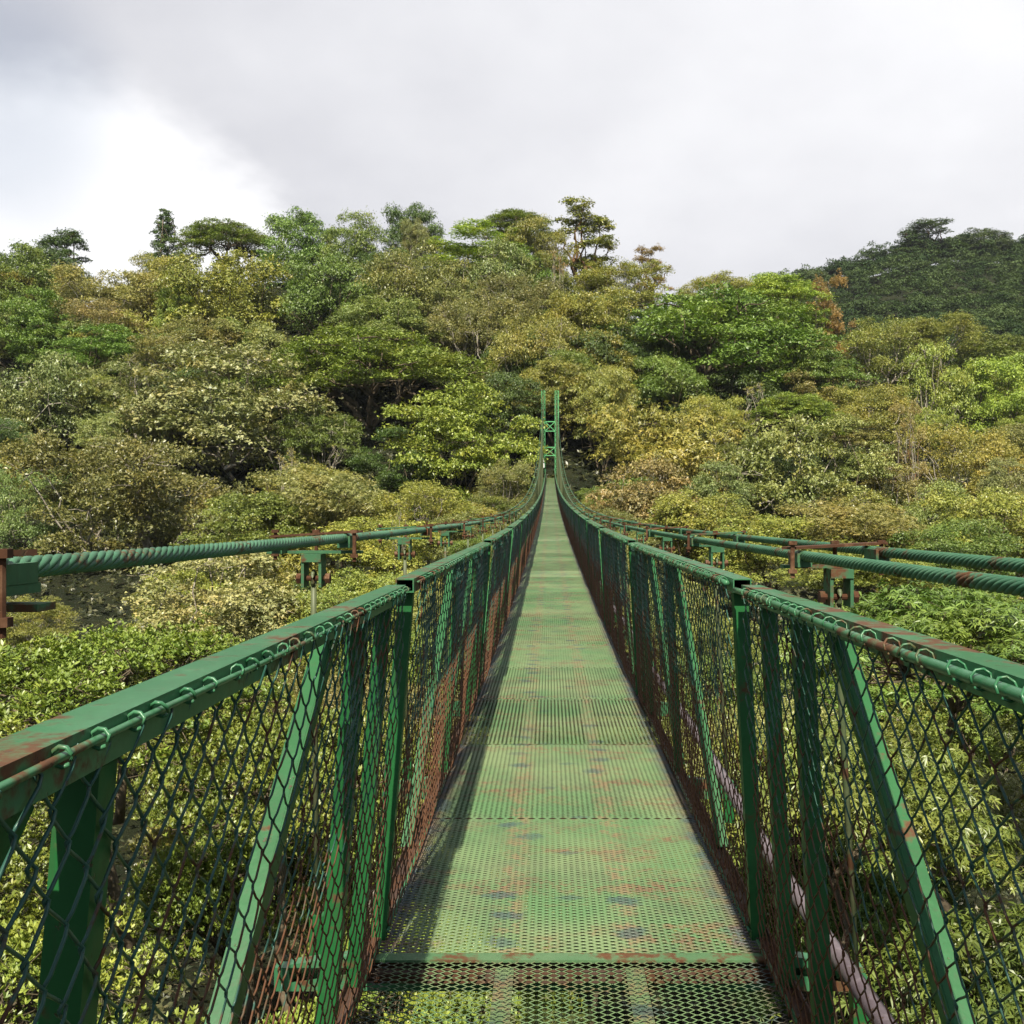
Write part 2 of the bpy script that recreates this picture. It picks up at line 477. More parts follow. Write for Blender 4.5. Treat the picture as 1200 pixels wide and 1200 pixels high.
for kk in range(-1, 60):
    if 1.4 + kk*BAY > YT-1: break
    for sd in (-1, 1):
        ys = (1.36 if sd < 0 else .86) + kk*BAY
        xi, xo = (-.795, -1.035) if sd < 0 else (IN, OUT)
        xm = (xi+xo)/2
        zb = (zl_in+zl_out)/2 if sd < 0 else (zr_in+zr_out)/2
        zt = zc(max(ys, 0), zb); zbm = zd(max(ys, 0))-.14
        xd = sd*.90
        if ys < 75:
            mb = MB()
            a = np.linspace(np.pi*1.0, -np.pi*.9, 12)
            ring = [(xm + .0, .0+.026*math.cos(t)*0 + .022*math.sin(t), zt-.135+.024*math.cos(t)) for t in np.linspace(0, 2*np.pi, 13)]
            mb.tube(np.array(ring)+[0, ys, 0], .008, 6, cap=False)
            mb.tube([(xm, ys, zt-.155), (xm, ys, zt-.30), (xd, ys, zbm)], .0105, 8)
            h = link('hanger', mb.mesh('hanger', M_rod, True), bridge)
            if ys < 22:
                dx = xo-xi
                for bx, by in ((xi-dx*.17, -.075), (xo+dx*.17, .085), (xm, .04)):
                    link('bolt', bolt_me, h).location = (bx, ys+by, zt)
                link('pin', pin_me, h).location = (xm, ys, zt-.135)
            for nm, me in (('strap', strap_me[sd]), ('yoke', yoke_me[sd])):
                if nm == 'strap' and kk % 3 == 2: me = strap_g[sd]
                o = link(nm, me, h); o.location = (0, ys, zt)
                o.rotation_euler = (math.atan(.0011*max(ys, 0)), 0, 0)
            mb = MB(); mb.bar((xd, ys, zbm-.06), (xd, ys, zbm+.16), .05, .05, up=(0,1,0))
            link('foot_bracket', mb.mesh('foot_bracket', M_post), h)
        else:
            far.tube([(xm, ys, zt), (xd, ys, zbm)], .014, 5)
link('hanger', far.mesh('hanger', M_rod), bridge, kind='stuff')

# ---- lattice tower
zt0 = zd(YT)
tw = link('tower', None, bridge)
def lattice(mb, x0, x1, y0, y1, z0, z1, r=.035, n=8):
    for x in (x0, x1):
        for y in (y0, y1):
            mb.bar((x, y, z0), (x, y, z1), r*2, r*2, up=(0,1,0))
    h = (z1-z0)/n
    for i in range(n+1):
        z = z0+i*h
        for y in (y0, y1): mb.bar((x0, y, z), (x1, y, z), r, r)
        for x in (x0, x1): mb.bar((x, y0, z), (x, y1, z), r, r)
    for i in range(n):
        za, zb = z0+i*h, z0+(i+1)*h
        for y in (y0, y1):
            mb.bar((x0, y, za), (x1, y, zb), r*.8, r*.8); mb.bar((x1, y+.03, za), (x0, y+.03, zb), r*.8, r*.8)
        for x in (x0, x1):
            mb.bar((x, y0, za), (x, y1, zb), r*.8, r*.8)
tmesh = MB(); tmesh.box(-1.6, 1.6, YT-.9, YT+.9, zt0-4, zt0-.05)
mb0 = MB()
tower = link('lattice_tower', tmesh.mesh('tower_footing', bark_mat('concrete', (.25,.24,.22), (.18,.17,.16))), bridge)
bpy.data.objects.remove(tw)
for sx in (-1, 1):
    mb = MB(); xc = sx*.93
    lattice(mb, xc-.24, xc+.24, YT-.25, YT+.25, zt0-.04, 19.4, .034, 16)
    link('tower_leg', mb.mesh('tower_leg', M_tower), tower)
for za, zb in ((10.55, 11.7), (13.9, 15.2)):
    mb = MB()
    for y in (YT-.22, YT+.22):
        for z in (za, zb): mb.bar((-.69, y, z), (.69, y, z), .08, .08)
        mb.bar((-.69, y, za), (.69, y, zb), .06, .06); mb.bar((.69, y+.05, za), (-.69, y+.05, zb), .06, .06)
    link('cross_brace', mb.mesh('cross_brace', M_tower), tower)

# ---- conduit pipe under the right railing
mb = MB()
yy = np.linspace(-3, 60, 160)
mb.tube(np.stack([.742+.006*np.sin(yy*1.3), yy, [zd(max(t, 0))+.235+.012*math.sin(t*1.35) for t in yy]], 1), .026, 10)
link('conduit_pipe', mb.mesh('conduit_pipe', M_pipe, True), None, 'scuffed purple-grey pipe running outside the right railing near deck level', 'pipe')
# ---- white notice at the tower foot
mb = MB(); mb.box(-.16, .16, -.015, .015, .35, 1.55); 
me = mb.mesh('sign_board', M_pale)
mw, T = new_mat('white_paint'); finish(T, (.75,.76,.76,1), .5)
me.materials[0] = mw
sg = link('notice_board', me, None, 'small white upright notice on the left leg at the foot of the green tower', 'sign')
sg.location = (-.93, YT-1.0, zt0+.9)
mb = MB(); mb.bar((0,.03,-.95), (0,.03,.6), .05, .05, up=(0,1,0))
link('sign_post', mb.mesh('sign_post', M_tower), sg)

# ------------------------------------------------------------------ terrain
Yk = np.array([0, 4, 10, 18, 30, 45, 60, 80, 100, 125, 150, 180, 210, 225.])
Zk = np.array([-5.6, -5.4, -5.0, -3.9, -4.2, -3.4, -1.6, 2.0, 6.0, 12., 26., 44., 60., 66.])
Ek = (Zk-CAMZ)/np.maximum(Yk, 1.)
sky_px = np.array([-300, 0, 100, 150, 200, 350, 480, 680, 730, 790, 860, 920, 960, 1100, 1200, 1500])
sky_py = np.array([300, 296, 322, 312, 290, 272, 270, 275, 322, 336, 340, 355, 392, 415, 430, 470])
def canopy(X, Y):
    Y = max(Y, .5)
    t = (X-CAMX)/Y if Y > 60 else (X-CAMX)/60
    px = VX+F*t
    e = (VY-np.interp(px, sky_px, sky_py))/F
    g = e/.287
    Yc = min(Y, 225)
    z = np.interp(Yc, Yk, Zk)-CAMZ
    if z > 0: z *= g
    if Y > 225: z = z*max(0, 1-(Y-225)/160.) 
    if Y <= 60:            # banks rise a little away from the bridge
        z += -.0*abs(X)
    return z+CAMZ
rX = np.array([-600, -100, 20, 70, 94, 120, 137, 154, 170, 185, 198, 241, 284, 600, 1500])
rE = np.array([40, 60, 92, 110, 118, 124, 127, 132, 136, 141, 140, 141, 146, 180, 170.])
def ridge(X, Y):
    h = np.interp(X*520/max(Y, 200), rX, rE)
    s = min(max((Y-270)/250., 0), 1); s = s**.9
    if Y > 560: h *= max(.3, 1-(Y-560)/1500.)
    return 12 + (h-12)*s if Y > 240 else -50
def ground(X, Y):
    H = 11. if Y > 70 else 5.5+5.5*max(Y-15, 0)/55.
    a = canopy(X, Y)-H
    gul = math.exp(-(X/9.)**2)*4*math.exp(-((Y-50)/60.)**2)
    a -= gul
    if Y > 225: a = max(a, -20)
    return max(a, ridge(X, Y)-8)
gx = np.concatenate([np.linspace(-3000, -400, 9), np.linspace(-360, 560, 93), np.linspace(650, 3000, 9)])
gy = np.concatenate([np.linspace(-3000, -150, 8), np.arange(-100, 700, 9.), np.linspace(750, 4000, 12)])
GV = np.array([(x, y, ground(x, y)+(math.sin(x*.07+y*.03)+math.sin(y*.11-x*.05))*.5*(1 if y > 20 else .3)) for y in gy for x in gx])
nx, ny = len(gx), len(gy)
ii, jj = np.meshgrid(np.arange(ny-1), np.arange(nx-1), indexing='ij'); ii = ii.ravel(); jj = jj.ravel()
Q = np.stack([ii*nx+jj, ii*nx+jj+1, (ii+1)*nx+jj+1, (ii+1)*nx+jj], 1)
gm = quad_mesh('ground', GV, Q, M_ground)
gm.polygons.foreach_set('use_smooth', [True]*len(gm.polygons))
link('ground', gm, kind='structure')

# path beyond the tower
mb = MB()
pp = [(0.,YT-.3), (0,YT+3), (-.5,YT+7), (-1.6,YT+11), (-3.4,YT+15)]
mp, T = new_mat('trail_earth'); pos = T.node('ShaderNodeNewGeometry').outputs['Position']
finish(T, T.mix(T.noise(pos, 3., 4), (.16,.10,.06), (.09,.06,.04)), .9, .2)
V = []
for i, (x, y) in enumerate(pp):
    z = zt0 + .01 + .12*max(y-YT, 0)
    V += [(x-.62, y, z), (x+.62, y, z), (x-.62, y, z-2.5), (x+.62, y, z-2.5)]
mb.add(V, [f for i in range(4) for f in ((i*4, i*4+1, i*4+5, i*4+4), (i*4, i*4+4, i*4+6, i*4+2), (i*4+1, i*4+3, i*4+7, i*4+5))])
link('path', mb.mesh('path', mp), kind='structure')

# ------------------------------------------------------------------ foliage generator
def norm(a): return a/(np.linalg.norm(a, axis=-1, keepdims=True)+1e-9)
def leaves(P, N, k, L, W, droop, spread, rng, near=False, tv=None):
    """P: twig tips, N: twig directions; k leaves around each tip"""
    n = len(P)
    P = np.repeat(P, k, 0); N = np.repeat(N, k, 0)
    a = rng.uniform(0, 2*np.pi, n*k) if k < 5 else (np.tile(np.arange(k)*2.399, n)+np.repeat(rng.uniform(0, 6.28, n), k))
    ref = norm(rng.normal(size=(n*k, 3)))
    U = norm(np.cross(N, ref)); V2 = np.cross(N, U)
    rad = np.cos(a)[:, None]*U+np.sin(a)[:, None]*V2
    D = norm(rad*spread+N*(1-spread*.6)+rng.normal(0, .15, (n*k, 3))+np.array([0, 0, -droop]))
    S = norm(np.cross(D, N+rng.normal(0, .25, (n*k, 3)))); Nn = np.cross(S, D)
    ll = (L*rng.uniform(.6, 1.2, n*k)*np.repeat(rng.uniform(.65, 1.2, n), k))[:, None]; ww = ll*W/L
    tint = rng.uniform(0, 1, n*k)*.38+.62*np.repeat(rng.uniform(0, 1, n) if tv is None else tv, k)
    if not near:
        V = np.stack([P, P+D*ll*.5+S*ww*.5, P+D*ll-Nn*ll*.12, P+D*ll*.5-S*ww*.5], 1).reshape(-1, 3)
        Q = np.arange(n*k*4).reshape(-1, 4)
        return V, Q, tint
    dn = np.array([0, 0, -1.])*ll
    b = P; m = P+D*ll*.5+dn*.03*droop; t = P+D*ll+dn*.35*droop
    q1 = P+D*ll*.38; 
    V = np.stack([b, q1+S*ww*.5+Nn*ww*.12, m, q1-S*ww*.5+Nn*ww*.12, t+0*S, P+D*ll*.75+S*ww*.36+dn*.12*droop, P+D*ll*.75-S*ww*.36+dn*.12*droop], 1).reshape(-1, 3)
    base = np.arange(n*k)[:, None]*7
    Q = np.concatenate([base+[0,3,2,1], base+[2,4,5,1], base+[2,3,6,4]], 0)
    return V, Q, np.tile(tint, 3)

def tuft_points(cen, rad, n, rng, low=-.25, flat=1.0):
    """n points in the outer shell of each tuft (ellipsoids)"""
    nt = len(cen)
    area = rad[:, 0]*rad[:, 1]; p = area/area.sum()
    idx = rng.choice(nt, n, p=p)
    d = norm(rng.normal(size=(n, 3)))
    bad = d[:, 2] < low
    d[bad, 2] *= -1
    fx = rng.uniform(6, 11, (nt, 3)); ph = rng.uniform(0, 6.28, (nt, 3))
    wob = 1+.17*np.sin(d*fx[idx]+ph[idx]).sum(1)
    r = wob*(1-.45*rng.uniform(0, 1, n)**2.2)
    P = cen[idx]+d*rad[idx]*r[:, None]
    N = norm(d/rad[idx]*rad[idx].mean(1)[:, None])
    return P, N, idx

def limb(mb, a, b, r0, r1, rng, n=6, sag=.08, sides=5):
    a = np.array(a, float); b = np.array(b, float); L = np.linalg.norm(b-a)
    t = np.linspace(0, 1, n)[:, None]
    P = a+(b-a)*t
    j = rng.normal(0, L*.045, (n, 3)); j[0] = 0; j[-1] = 0
    P = P+j; P[:, 2] -= np.sin(t[:, 0]*np.pi)*L*sag
    mb.tube(P, np.linspace(r0, r1, n), sides)

PROTO = {}
def make_proto(kind, seed):
    rng = np.random.default_rng(seed*31+hash_k[kind])
    S = dict(SPEC[kind])
    cen = []; rad = []
    lay = S['layout']
    nt = S['tufts']
    ga = 2.399963
    for i in range(nt):
        u = (i+.5)/nt
        if lay == 'dome':
            if i == 0:
                nl = rng.integers(4, 7)
                lobes = [(np.array([rng.uniform(-.05, .05), rng.uniform(-.05, .05), rng.uniform(.0, .25)*S['h']]), .36)]
                for q in range(nl):
                    la = q*6.283/nl+rng.normal(0, .3); lr = rng.uniform(.16, .30)
                    lobes.append((np.array([math.cos(la)*lr, math.sin(la)*lr, rng.uniform(-.55, .45)*S['h']]), rng.uniform(.17, .27)))
            u = rng.uniform(0, 1); zz = 1-u*1.6
            rr = math.sqrt(max(0, 1-zz*zz))
            a = i*ga+rng.normal(0, .25)
            lc, lr = lobes[i % len(lobes)] if i % 3 else lobes[0]
            jr = rng.uniform(.72, 1.05)*lr
            c = lc+np.array([math.cos(a)*rr*jr, math.sin(a)*rr*jr, zz*S['h']*1.9*jr])
            r = rng.uniform(.05, .135)*S.get('ts', 1)
            cen.append(c); rad.append((r, r*rng.uniform(.8, 1.2), r*S['flat']*rng.uniform(.8, 1.2)))
        elif lay == 'umbrella':
            rr = math.sqrt(u)*.44; a = i*ga+rng.normal(0, .3)
            layer = rng.integers(0, 4)
            z = S['h']*(.9-2.9*rr*rr*1.6)-layer*S['h']*.30*(.35+rr*1.5)
            c = np.array([math.cos(a)*rr, math.sin(a)*rr*.95, z])
            r = rng.uniform(.07, .135)*S.get('ts', 1)
            cen.append(c); rad.append((r, r*rng.uniform(.8, 1.2), r*S['flat']))
        elif lay == 'cone':
            z = 1-2*u; w = .36*(u**.75)+.03; a = i*ga
            q = rng.uniform(.4, 1)
            c = np.array([math.cos(a)*w*q, math.sin(a)*w*q, z*S['h']])
            r = .07+.09*u
            cen.append(c); rad.append((r, r, r*S['flat']))
        elif lay == 'open':
            a = rng.uniform(0, 6.28); rr = rng.uniform(.05, .40); z = rng.uniform(-1, 1)*S['h']
            rr *= (1-.55*max(z/S['h'], 0))
            c = np.array([math.cos(a)*rr, math.sin(a)*rr, z])
            r = rng.uniform(.05, .12)*S.get('ts', 1)
            cen.append(c); rad.append((r, r*rng.uniform(.8, 1.2), r*S['flat']))
    cen = np.array(cen); rad = np.array(rad)
    if lay == 'dome': cen[:, 2] = np.clip(cen[:, 2], -S['h']*1.0, S['h']*.95)
    # second generation: small bumps on each tuft, gives the uneven edge
    sub = S.get('sub', 5)
    d = norm(rng.normal(size=(len(cen)*sub, 3))); d[:, 2] = abs(d[:, 2])*.8-.1
    c2 = np.repeat(cen, sub, 0)+d*np.repeat(rad, sub, 0)*.85
    r2 = np.repeat(rad, sub, 0)*rng.uniform(.28, .5, (len(cen)*sub, 1))
    tuft_t = rng.uniform(0, 1, len(cen)+len(c2))
    cen_a = np.concatenate([cen, c2]); rad_a = np.concatenate([rad, r2])
    n = S['n']
    P, N, idx = tuft_points(cen_a, rad_a, n, rng, S.get('low', -.2))
    N = norm(N*S.get('out', .7)+np.array([0, 0, S.get('up', .6)])+rng.normal(0, S.get('rnd', .35), (n, 3)))
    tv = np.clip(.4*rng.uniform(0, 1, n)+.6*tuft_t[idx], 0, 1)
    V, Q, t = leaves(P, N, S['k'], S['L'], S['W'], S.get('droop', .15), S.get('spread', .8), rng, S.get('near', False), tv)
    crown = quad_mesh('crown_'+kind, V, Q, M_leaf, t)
    # trunk and limbs
    mb = MB()
    H = S.get('trunk', .7)
    fork = np.array([rng.normal(0, .02), rng.normal(0, .02), -S['h']*(1.0 if lay != 'cone' else -.2)-.02])
    tr = S.get('tr', .016)
    limb(mb, (0, 0, -H-S['h']), fork, tr*1.7, tr, rng, 8, 0, 9)
    sel = rng.permutation(len(cen))[:S.get('limbs', 18)]
    mids = []
    for g in range(5):
        a = g*1.257+rng.normal(0, .3)
        m = fork+np.array([math.cos(a)*.14, math.sin(a)*.14, S['h']*.55+rng.uniform(0, .05)])
        limb(mb, fork, m, tr*.75, tr*.45, rng, 6, -.05, 7); mids.append(m)
    for i in sel:
        c = cen[i]
        m = min(mids, key=lambda q: np.linalg.norm(q-c))
        limb(mb, m, c, tr*.42, tr*.12, rng, 6, .04, 5)
        for q in range(S.get('twigs', 3)):
            e = c+norm(rng.normal(size=3)+np.array([0, 0, .3]))*rad[i]*1.12
            limb(mb, c, e, tr*.13, tr*.05, rng, 4, 0, 4)
    if S.get('vines'):
        for q in range(S['vines']):
            c = cen[rng.integers(len(cen))]+rng.normal(0, .03, 3)
            ln = rng.uniform(.06, .22)
            P_ = np.array([c+[rng.normal(0, .006), rng.normal(0, .006), -ln*t] for t in np.linspace(0, 1, 6)])
            mb.tube(P_, np.linspace(.0022, .0009, 6), 4)
    trunk = mb.mesh('trunk_'+kind, S.get('bark', M_bark), True)
    return crown, trunk, H, S['h']

SPEC = {
 'umbrella': dict(layout='umbrella', tufts=84, h=.20, flat=.33, n=32000, k=4, L=.0115, W=.0058, up=1.0, out=.35, rnd=.3, spread=.9, low=.0, trunk=.5, limbs=34, vines=60, tr=.02, sub=6),
 'tufted': dict(layout='dome', tufts=66, h=.42, flat=.5, n=21000, k=4, L=.0135, W=.0070, up=.8, out=.5, low=.0, trunk=.5, limbs=20, tr=.014, sub=6),
 'broad': dict(layout='dome', tufts=86, h=.42, flat=.75, n=25000, k=4, L=.0132, W=.0072, up=.4, out=.8, trunk=.5, limbs=18, sub=5),
 'pale': dict(layout='dome', tufts=80, h=.36, flat=.6, n=20000, k=5, L=.0122, W=.0076, up=.75, out=.4, spread=.95, droop=.25, rnd=.45, trunk=.5, limbs=30, twigs=5, bark=M_pale, tr=.017, sub=5),
 'fine': dict(layout='dome', tufts=92, h=.40, flat=.7, n=26000, k=4, L=.0125, W=.0056, up=.4, out=.6, rnd=.6, trunk=.5, limbs=30, twigs=6, tr=.016, sub=6, bark=M_pale),
 'droopy': dict(layout='dome', tufts=84, h=.42, flat=.75, n=21000, k=5, L=.0165, W=.0052, up=.5, out=.6, spread=.9, droop=.6, rnd=.4, trunk=.5, limbs=24, twigs=4, tr=.013, sub=5),
 'cone': dict(layout='cone', tufts=44, h=.6, flat=.7, n=9000, k=4, L=.028, W=.012, up=.4, out=.8, trunk=.3, limbs=8, sub=4),
 'open': dict(layout='open', tufts=42, ts=1.3, h=.5, flat=.55, n=9000, k=4, L=.024, W=.011, up=.7, out=.5, trunk=.8, limbs=22, twigs=4, bark=M_moss, tr=.036, sub=5, vines=20),
 'mossy': dict(layout='open', tufts=26, h=.5, flat=1.3, ts=.8, n=8000, k=3, L=.024, W=.006, up=.3, out=.5, rnd=.9, trunk=.6, limbs=16, twigs=5, bark=M_moss, tr=.032, sub=3),
 'dead': dict(layout='open', tufts=26, h=.5, flat=1., ts=.7, n=420, k=4, L=.03, W=.009, up=.3, out=.5, rnd=.9, trunk=.6, limbs=26, twigs=9, bark=M_pale, tr=.022, sub=2),
 'rosette': dict(layout='umbrella', tufts=70, h=.13, flat=.5, ts=.85, n=8200, k=8, L=.0135, W=.0048, up=1.0, out=.3, rnd=.3, spread=.75, droop=0, near=True, low=-.05, trunk=.6, limbs=66, twigs=7, tr=.011, sub=7),
 'whorl': dict(layout='umbrella', tufts=64, h=.15, flat=.6, ts=.95, n=8200, k=8, L=.0225, W=.0045, up=.9, out=.4, rnd=.35, spread=.95, droop=.5, near=True, low=-.1, trunk=.6, limbs=56, twigs=7, tr=.010, sub=6),
}
hash_k = {k: 1000+i*77 for i, k in enumerate(SPEC)}
def proto(kind, v):
    if (kind, v) not in PROTO: PROTO[(kind, v)] = make_proto(kind, v)
    return PROTO[(kind, v)]

COL = dict(
 olive=(.098,.108,.034), bright=(.080,.116,.028), dark=(.030,.052,.018), pale=(.106,.126,.076), grey=(.072,.098,.048),
 brown=(.078,.086,.038), orange=(.104,.098,.042), yellow=(.102,.122,.036), fresh=(.092,.128,.036), mid=(.062,.088,.026),
 green=(.060,.100,.028), rust=(.105,.075,.036), rose=(.112,.104,.056), lime=(.105,.145,.034), sage=(.094,.115,.050))
NV = {'umbrella': 2, 'broad': 3, 'fine': 3, 'pale': 2, 'droopy': 2, 'tufted': 2, 'rosette': 2, 'whorl': 2}
cnt = [0]
def plant(name, kind, X, Y, zc_, wid, hgt, col, label, cat='tree', group=None, base=None):
    cnt[0] += 1
    crown, trunk, H, h = proto(kind, cnt[0] % NV.get(kind, 1))
    sx = wid; sz = hgt/(2*h+.1)*1.0
    br = random.uniform(.88, 1.15)*(.84 if kind in ('rosette', 'whorl') else 1.0); jit = [c*k*br*random.uniform(.93, 1.07) for c, k in zip(COL[col], (2.3, 2.08, 1.42))]
    bz = (H+h)*sz
    root = link(name, None, None, label, cat, group)
    root.location = (X, Y, zc_-bz); root.empty_display_size = .5
    rz = random.uniform(0, 6.28)
    root.rotation_euler = (0, 0, rz)
    for nm, me in (('crown', crown), ('trunk', trunk)):
        o = link(nm, me, root); o.location = (0, 0, bz); o.scale = (sx, sx*random.uniform(.95,1.05) if nm == 'x' else sx, sz)
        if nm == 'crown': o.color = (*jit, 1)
    return root

def solve_Y(px, py):
    e = (VY-py)/F; t = (px-VX)/F
    for Y in np.arange(14, 232, 1.):
        if (canopy(CAMX+t*Y, Y)-CAMZ)/Y >= e: return Y
    return 226.
def at_px(name, kind, px, py, w, h, col, label, cat='tree', group=None, Y=None):
    if Y is None: Y = solve_Y(px, py-h*.10)
    t = (px-VX)/F
    X = CAMX+t*Y; Z = CAMZ+(VY-py)/F*Y
    ex = 1.0 if kind in ('open', 'mossy', 'cone') else ((1.5 if kind == 'umbrella' else 1.7) if Y < 190 else 1.4)
    Z -= h*Y/F*(ex-1)*.5
    return plant(name, kind, X, Y, Z, w*Y/F*1.12, h*Y/F*1.1*ex, col, label, cat, group)

KEY = [
 # upper left skyline
 ('canopy_tree','broad',18,335,125,110,'mid','leafy mid green tree on the skyline at the far left edge, reddish twigs on top'),
 ('emergent_tree','open',74,318,80,90,'dark','dark open-crowned tree standing up against the sky near the left edge'),
 ('canopy_tree','broad',50,322,110,84,'dark','dark leafy tree mass on the far left skyline around the open tree'),
 ('canopy_tree','tufted',45,378,120,90,'green','bright green layered tree below the dark open tree at the left edge'),
 ('canopy_tree','fine',135,352,150,80,'rose','pale olive dome with fine twigs on the low part of the left skyline'),
 ('conical_tree','cone',195,292,62,86,'dark','dark narrow pointed tree on the left skyline'),
 ('canopy_tree','umbrella',266,277,104,46,'mid','thin dark flat-topped tree on the skyline just right of the pointed one'),
 ('canopy_tree','broad',268,338,170,105,'yellow','large yellow-green domed tree under the thin flat-topped skyline tree'),
 ('canopy_tree','broad',352,285,100,95,'green','tall rounded dark green tree on the left-centre skyline'),
 ('canopy_tree','broad',412,290,84,86,'mid','dark green tree with ragged top right of the tall rounded skyline tree'),
 ('canopy_tree','broad',482,272,82,82,'dark','very dark round tree on the skyline above the centre left'),
 ('small_tree','fine',488,280,40,52,'brown','small pinkish brown open tree in front of the very dark round skyline tree'),
 ('canopy_tree','tufted',562,288,140,56,'lime','pale yellow-green flat-topped tree along the centre skyline'),
 ('emergent_tree','umbrella',606,262,84,30,'mid','small dark flat crown poking above the centre skyline'),
 ('canopy_tree','fine',628,296,84,84,'olive','olive mossy tree left of the tall emergent tree on the skyline'),
 ('canopy_tree','fine',725,332,110,60,'olive','olive bushy tree on the skyline right of the tall emergent tree'),
 ('canopy_tree','broad',385,335,125,95,'green','dark green tree below the rounded skyline tree on the left-centre slope'),
 ('canopy_tree','fine',492,335,150,110,'brown','brownish olive tree with pale forked limbs below the very dark skyline tree'),
 ('canopy_tree','pale',578,325,100,84,'grey','grey-green big-leaved tree on the upper slope above the tower'),
 ('canopy_tree','umbrella',125,408,130,56,'green','small flat layered green tree on the upper left slope'),
 ('canopy_tree','fine',118,375,120,54,'rose','pinkish olive tree behind the small flat layered tree on the left slope'),
 ('small_tree','broad',205,352,48,46,'lime','small vivid green tree left of the large yellow-green dome'),
 ('canopy_tree','fine',228,398,130,66,'brown','brownish tree with orange leaves under the large yellow-green dome'),
 ('canopy_tree','pale',42,462,150,130,'grey','big grey-green coarse-leaved tree at the left edge above the left cable'),
 ('canopy_tree','pale',292,470,270,130,'pale','broad pale silvery tree with large leaves filling the left middle slope'),
 ('canopy_tree','fine',152,560,250,140,'brown','wide orange and olive tree with bare twigs above the left cable'),
 ('layered_tree','umbrella',438,420,240,92,'bright','wide flat-topped bright green tree hung with moss on the centre-left slope'),
 ('canopy_tree','tufted',540,505,190,140,'bright','bright green tree of stacked leafy tufts just left of the tower'),
 ('canopy_tree','broad',455,372,130,54,'sage','grey-green bushy tree behind the wide flat-topped tree left of centre'),
 ('canopy_tree','fine',560,376,120,80,'brown','brown-olive fine-twigged tree above the stacked-tuft tree'),
 ('canopy_tree','fine',618,405,110,92,'olive','olive tree directly above the tower, left of its line'),
 ('canopy_tree','droopy',388,590,170,86,'sage','soft green bushy tree in the valley left of the bridge above the second left hanger'),
 ('canopy_tree','broad',300,605,150,80,'mid','green leafy tree in the valley right above the twisted left cable'),
 ('canopy_tree','fine',505,590,140,66,'olive','yellowish olive tree in the valley beside the left railing'),
 ('canopy_tree','broad',440,628,160,60,'yellow','yellow-green low tree just over the left cable close to the railing'),
 ('canopy_tree','fine',592,565,74,56,'brown','small pinkish brown tree touching the left railing below the tower'),
 ('canopy_tree','fine',622,345,110,66,'brown','brown mossy tree under the tall emergent skyline tree'),
 ('canopy_tree','fine',690,372,130,80,'olive','olive speckled tree on the upper slope right above the tower'),
 ('canopy_tree','droopy',655,440,110,74,'olive','olive drooping tree immediately behind the tower top'),
 ('canopy_tree','broad',598,462,80,60,'dark','shaded dark tree left of the tower top'),
 ('layered_tree','umbrella',812,392,300,124,'green','huge flat-layered bright green tree dominating the right-centre slope'),
 ('layered_tree','umbrella',905,350,120,60,'lime','bright layered tree top above the huge layered tree on the right'),
 ('canopy_tree','fine',832,338,90,44,'olive','olive tree on the skyline behind the huge layered tree'),
 ('layered_tree','umbrella',950,440,130,70,'green','green layered tree at the right shoulder of the huge layered tree'),
 ('canopy_tree','umbrella',930,478,100,44,'bright','small bright layered tree under the green shoulder tree on the right'),
 ('canopy_tree','droopy',706,468,84,80,'yellow','yellow-olive tree close right of the tower, over a dark hollow'),
 ('canopy_tree','droopy',790,520,220,150,'olive','large yellow-olive drooping tree right of the bridge'),
 ('canopy_tree','pale',905,540,170,130,'sage','grey-green tree right of the large yellow-olive drooping tree'),
 ('canopy_tree','pale',742,582,150,90,'rose','pale pinkish tree hugging the right railing below the tower'),
 ('canopy_tree','broad',812,602,150,76,'olive','olive glossy-leaved tree by the right railing above the right cables'),
 ('mossy_tree','mossy',972,392,80,120,'rust','reddish moss-covered tree with crooked arms on the right skyline'),
 ('canopy_tree','fine',1032,405,110,80,'olive','yellowish olive tree right of the reddish mossy tree'),
 ('canopy_tree','pale',1090,452,100,110,'fresh','fresh green tree with shiny round leaves on the right slope'),
 ('canopy_tree','broad',1172,455,120,100,'lime','pale lime green tree near the right edge below the far ridge'),
 ('vine_snag','mossy',1060,540,70,120,'rose','pale broken trunk wrapped in hanging vines on the right slope'),
 ('canopy_tree','fine',1010,478,130,74,'olive','olive tree between the reddish mossy tree and the shiny fresh green one'),
 ('canopy_tree','tufted',985,545,160,120,'sage','soft green feathery tree right of centre above the right cables'),
 ('canopy_tree','fine',1140,530,140,90,'olive','olive feathery tree on the slope near the right edge'),
 ('canopy_tree','broad',1150,605,160,90,'yellow','yellow-flecked leafy tree by the right edge above the cables'),
 ('canopy_tree','droopy',1005,618,170,66,'orange','orange-tinged tree right behind the rusty strap of the right cables'),
 ('canopy_tree','pale',1185,560,70,50,'pale','small pale big-leaved tree at the right edge'),
 ('canopy_tree','broad',900,625,150,60,'olive','olive tree with yellow leaves seen over the right cables'),
 ('canopy_tree','pale',240,700,240,120,'pale','pale grey-green large-leaved tree below the left cable'),
 ('small_tree','fine',36,715,90,46,'olive','small olive thin-leaved tree in the dark hollow under the left edge of the cable'),
 ('canopy_tree','broad',420,700,170,90,'fresh','yellow-green bush under the left cable behind the first left joint'),
 ('canopy_tree','droopy',1010,665,190,60,'olive','drooping olive tree under the right cables'),
 ('canopy_tree','broad',1120,640,150,70,'green','dark-leaved glossy tree behind the right cables at the edge'),
 ('canopy_tree','fine',1100,395,110,54,'olive','rounded olive tree in the gap below the far dark ridge'),
 ('canopy_tree','broad',1170,412,110,50,'mid','mid green tree in the valley right under the far ridge'),
]
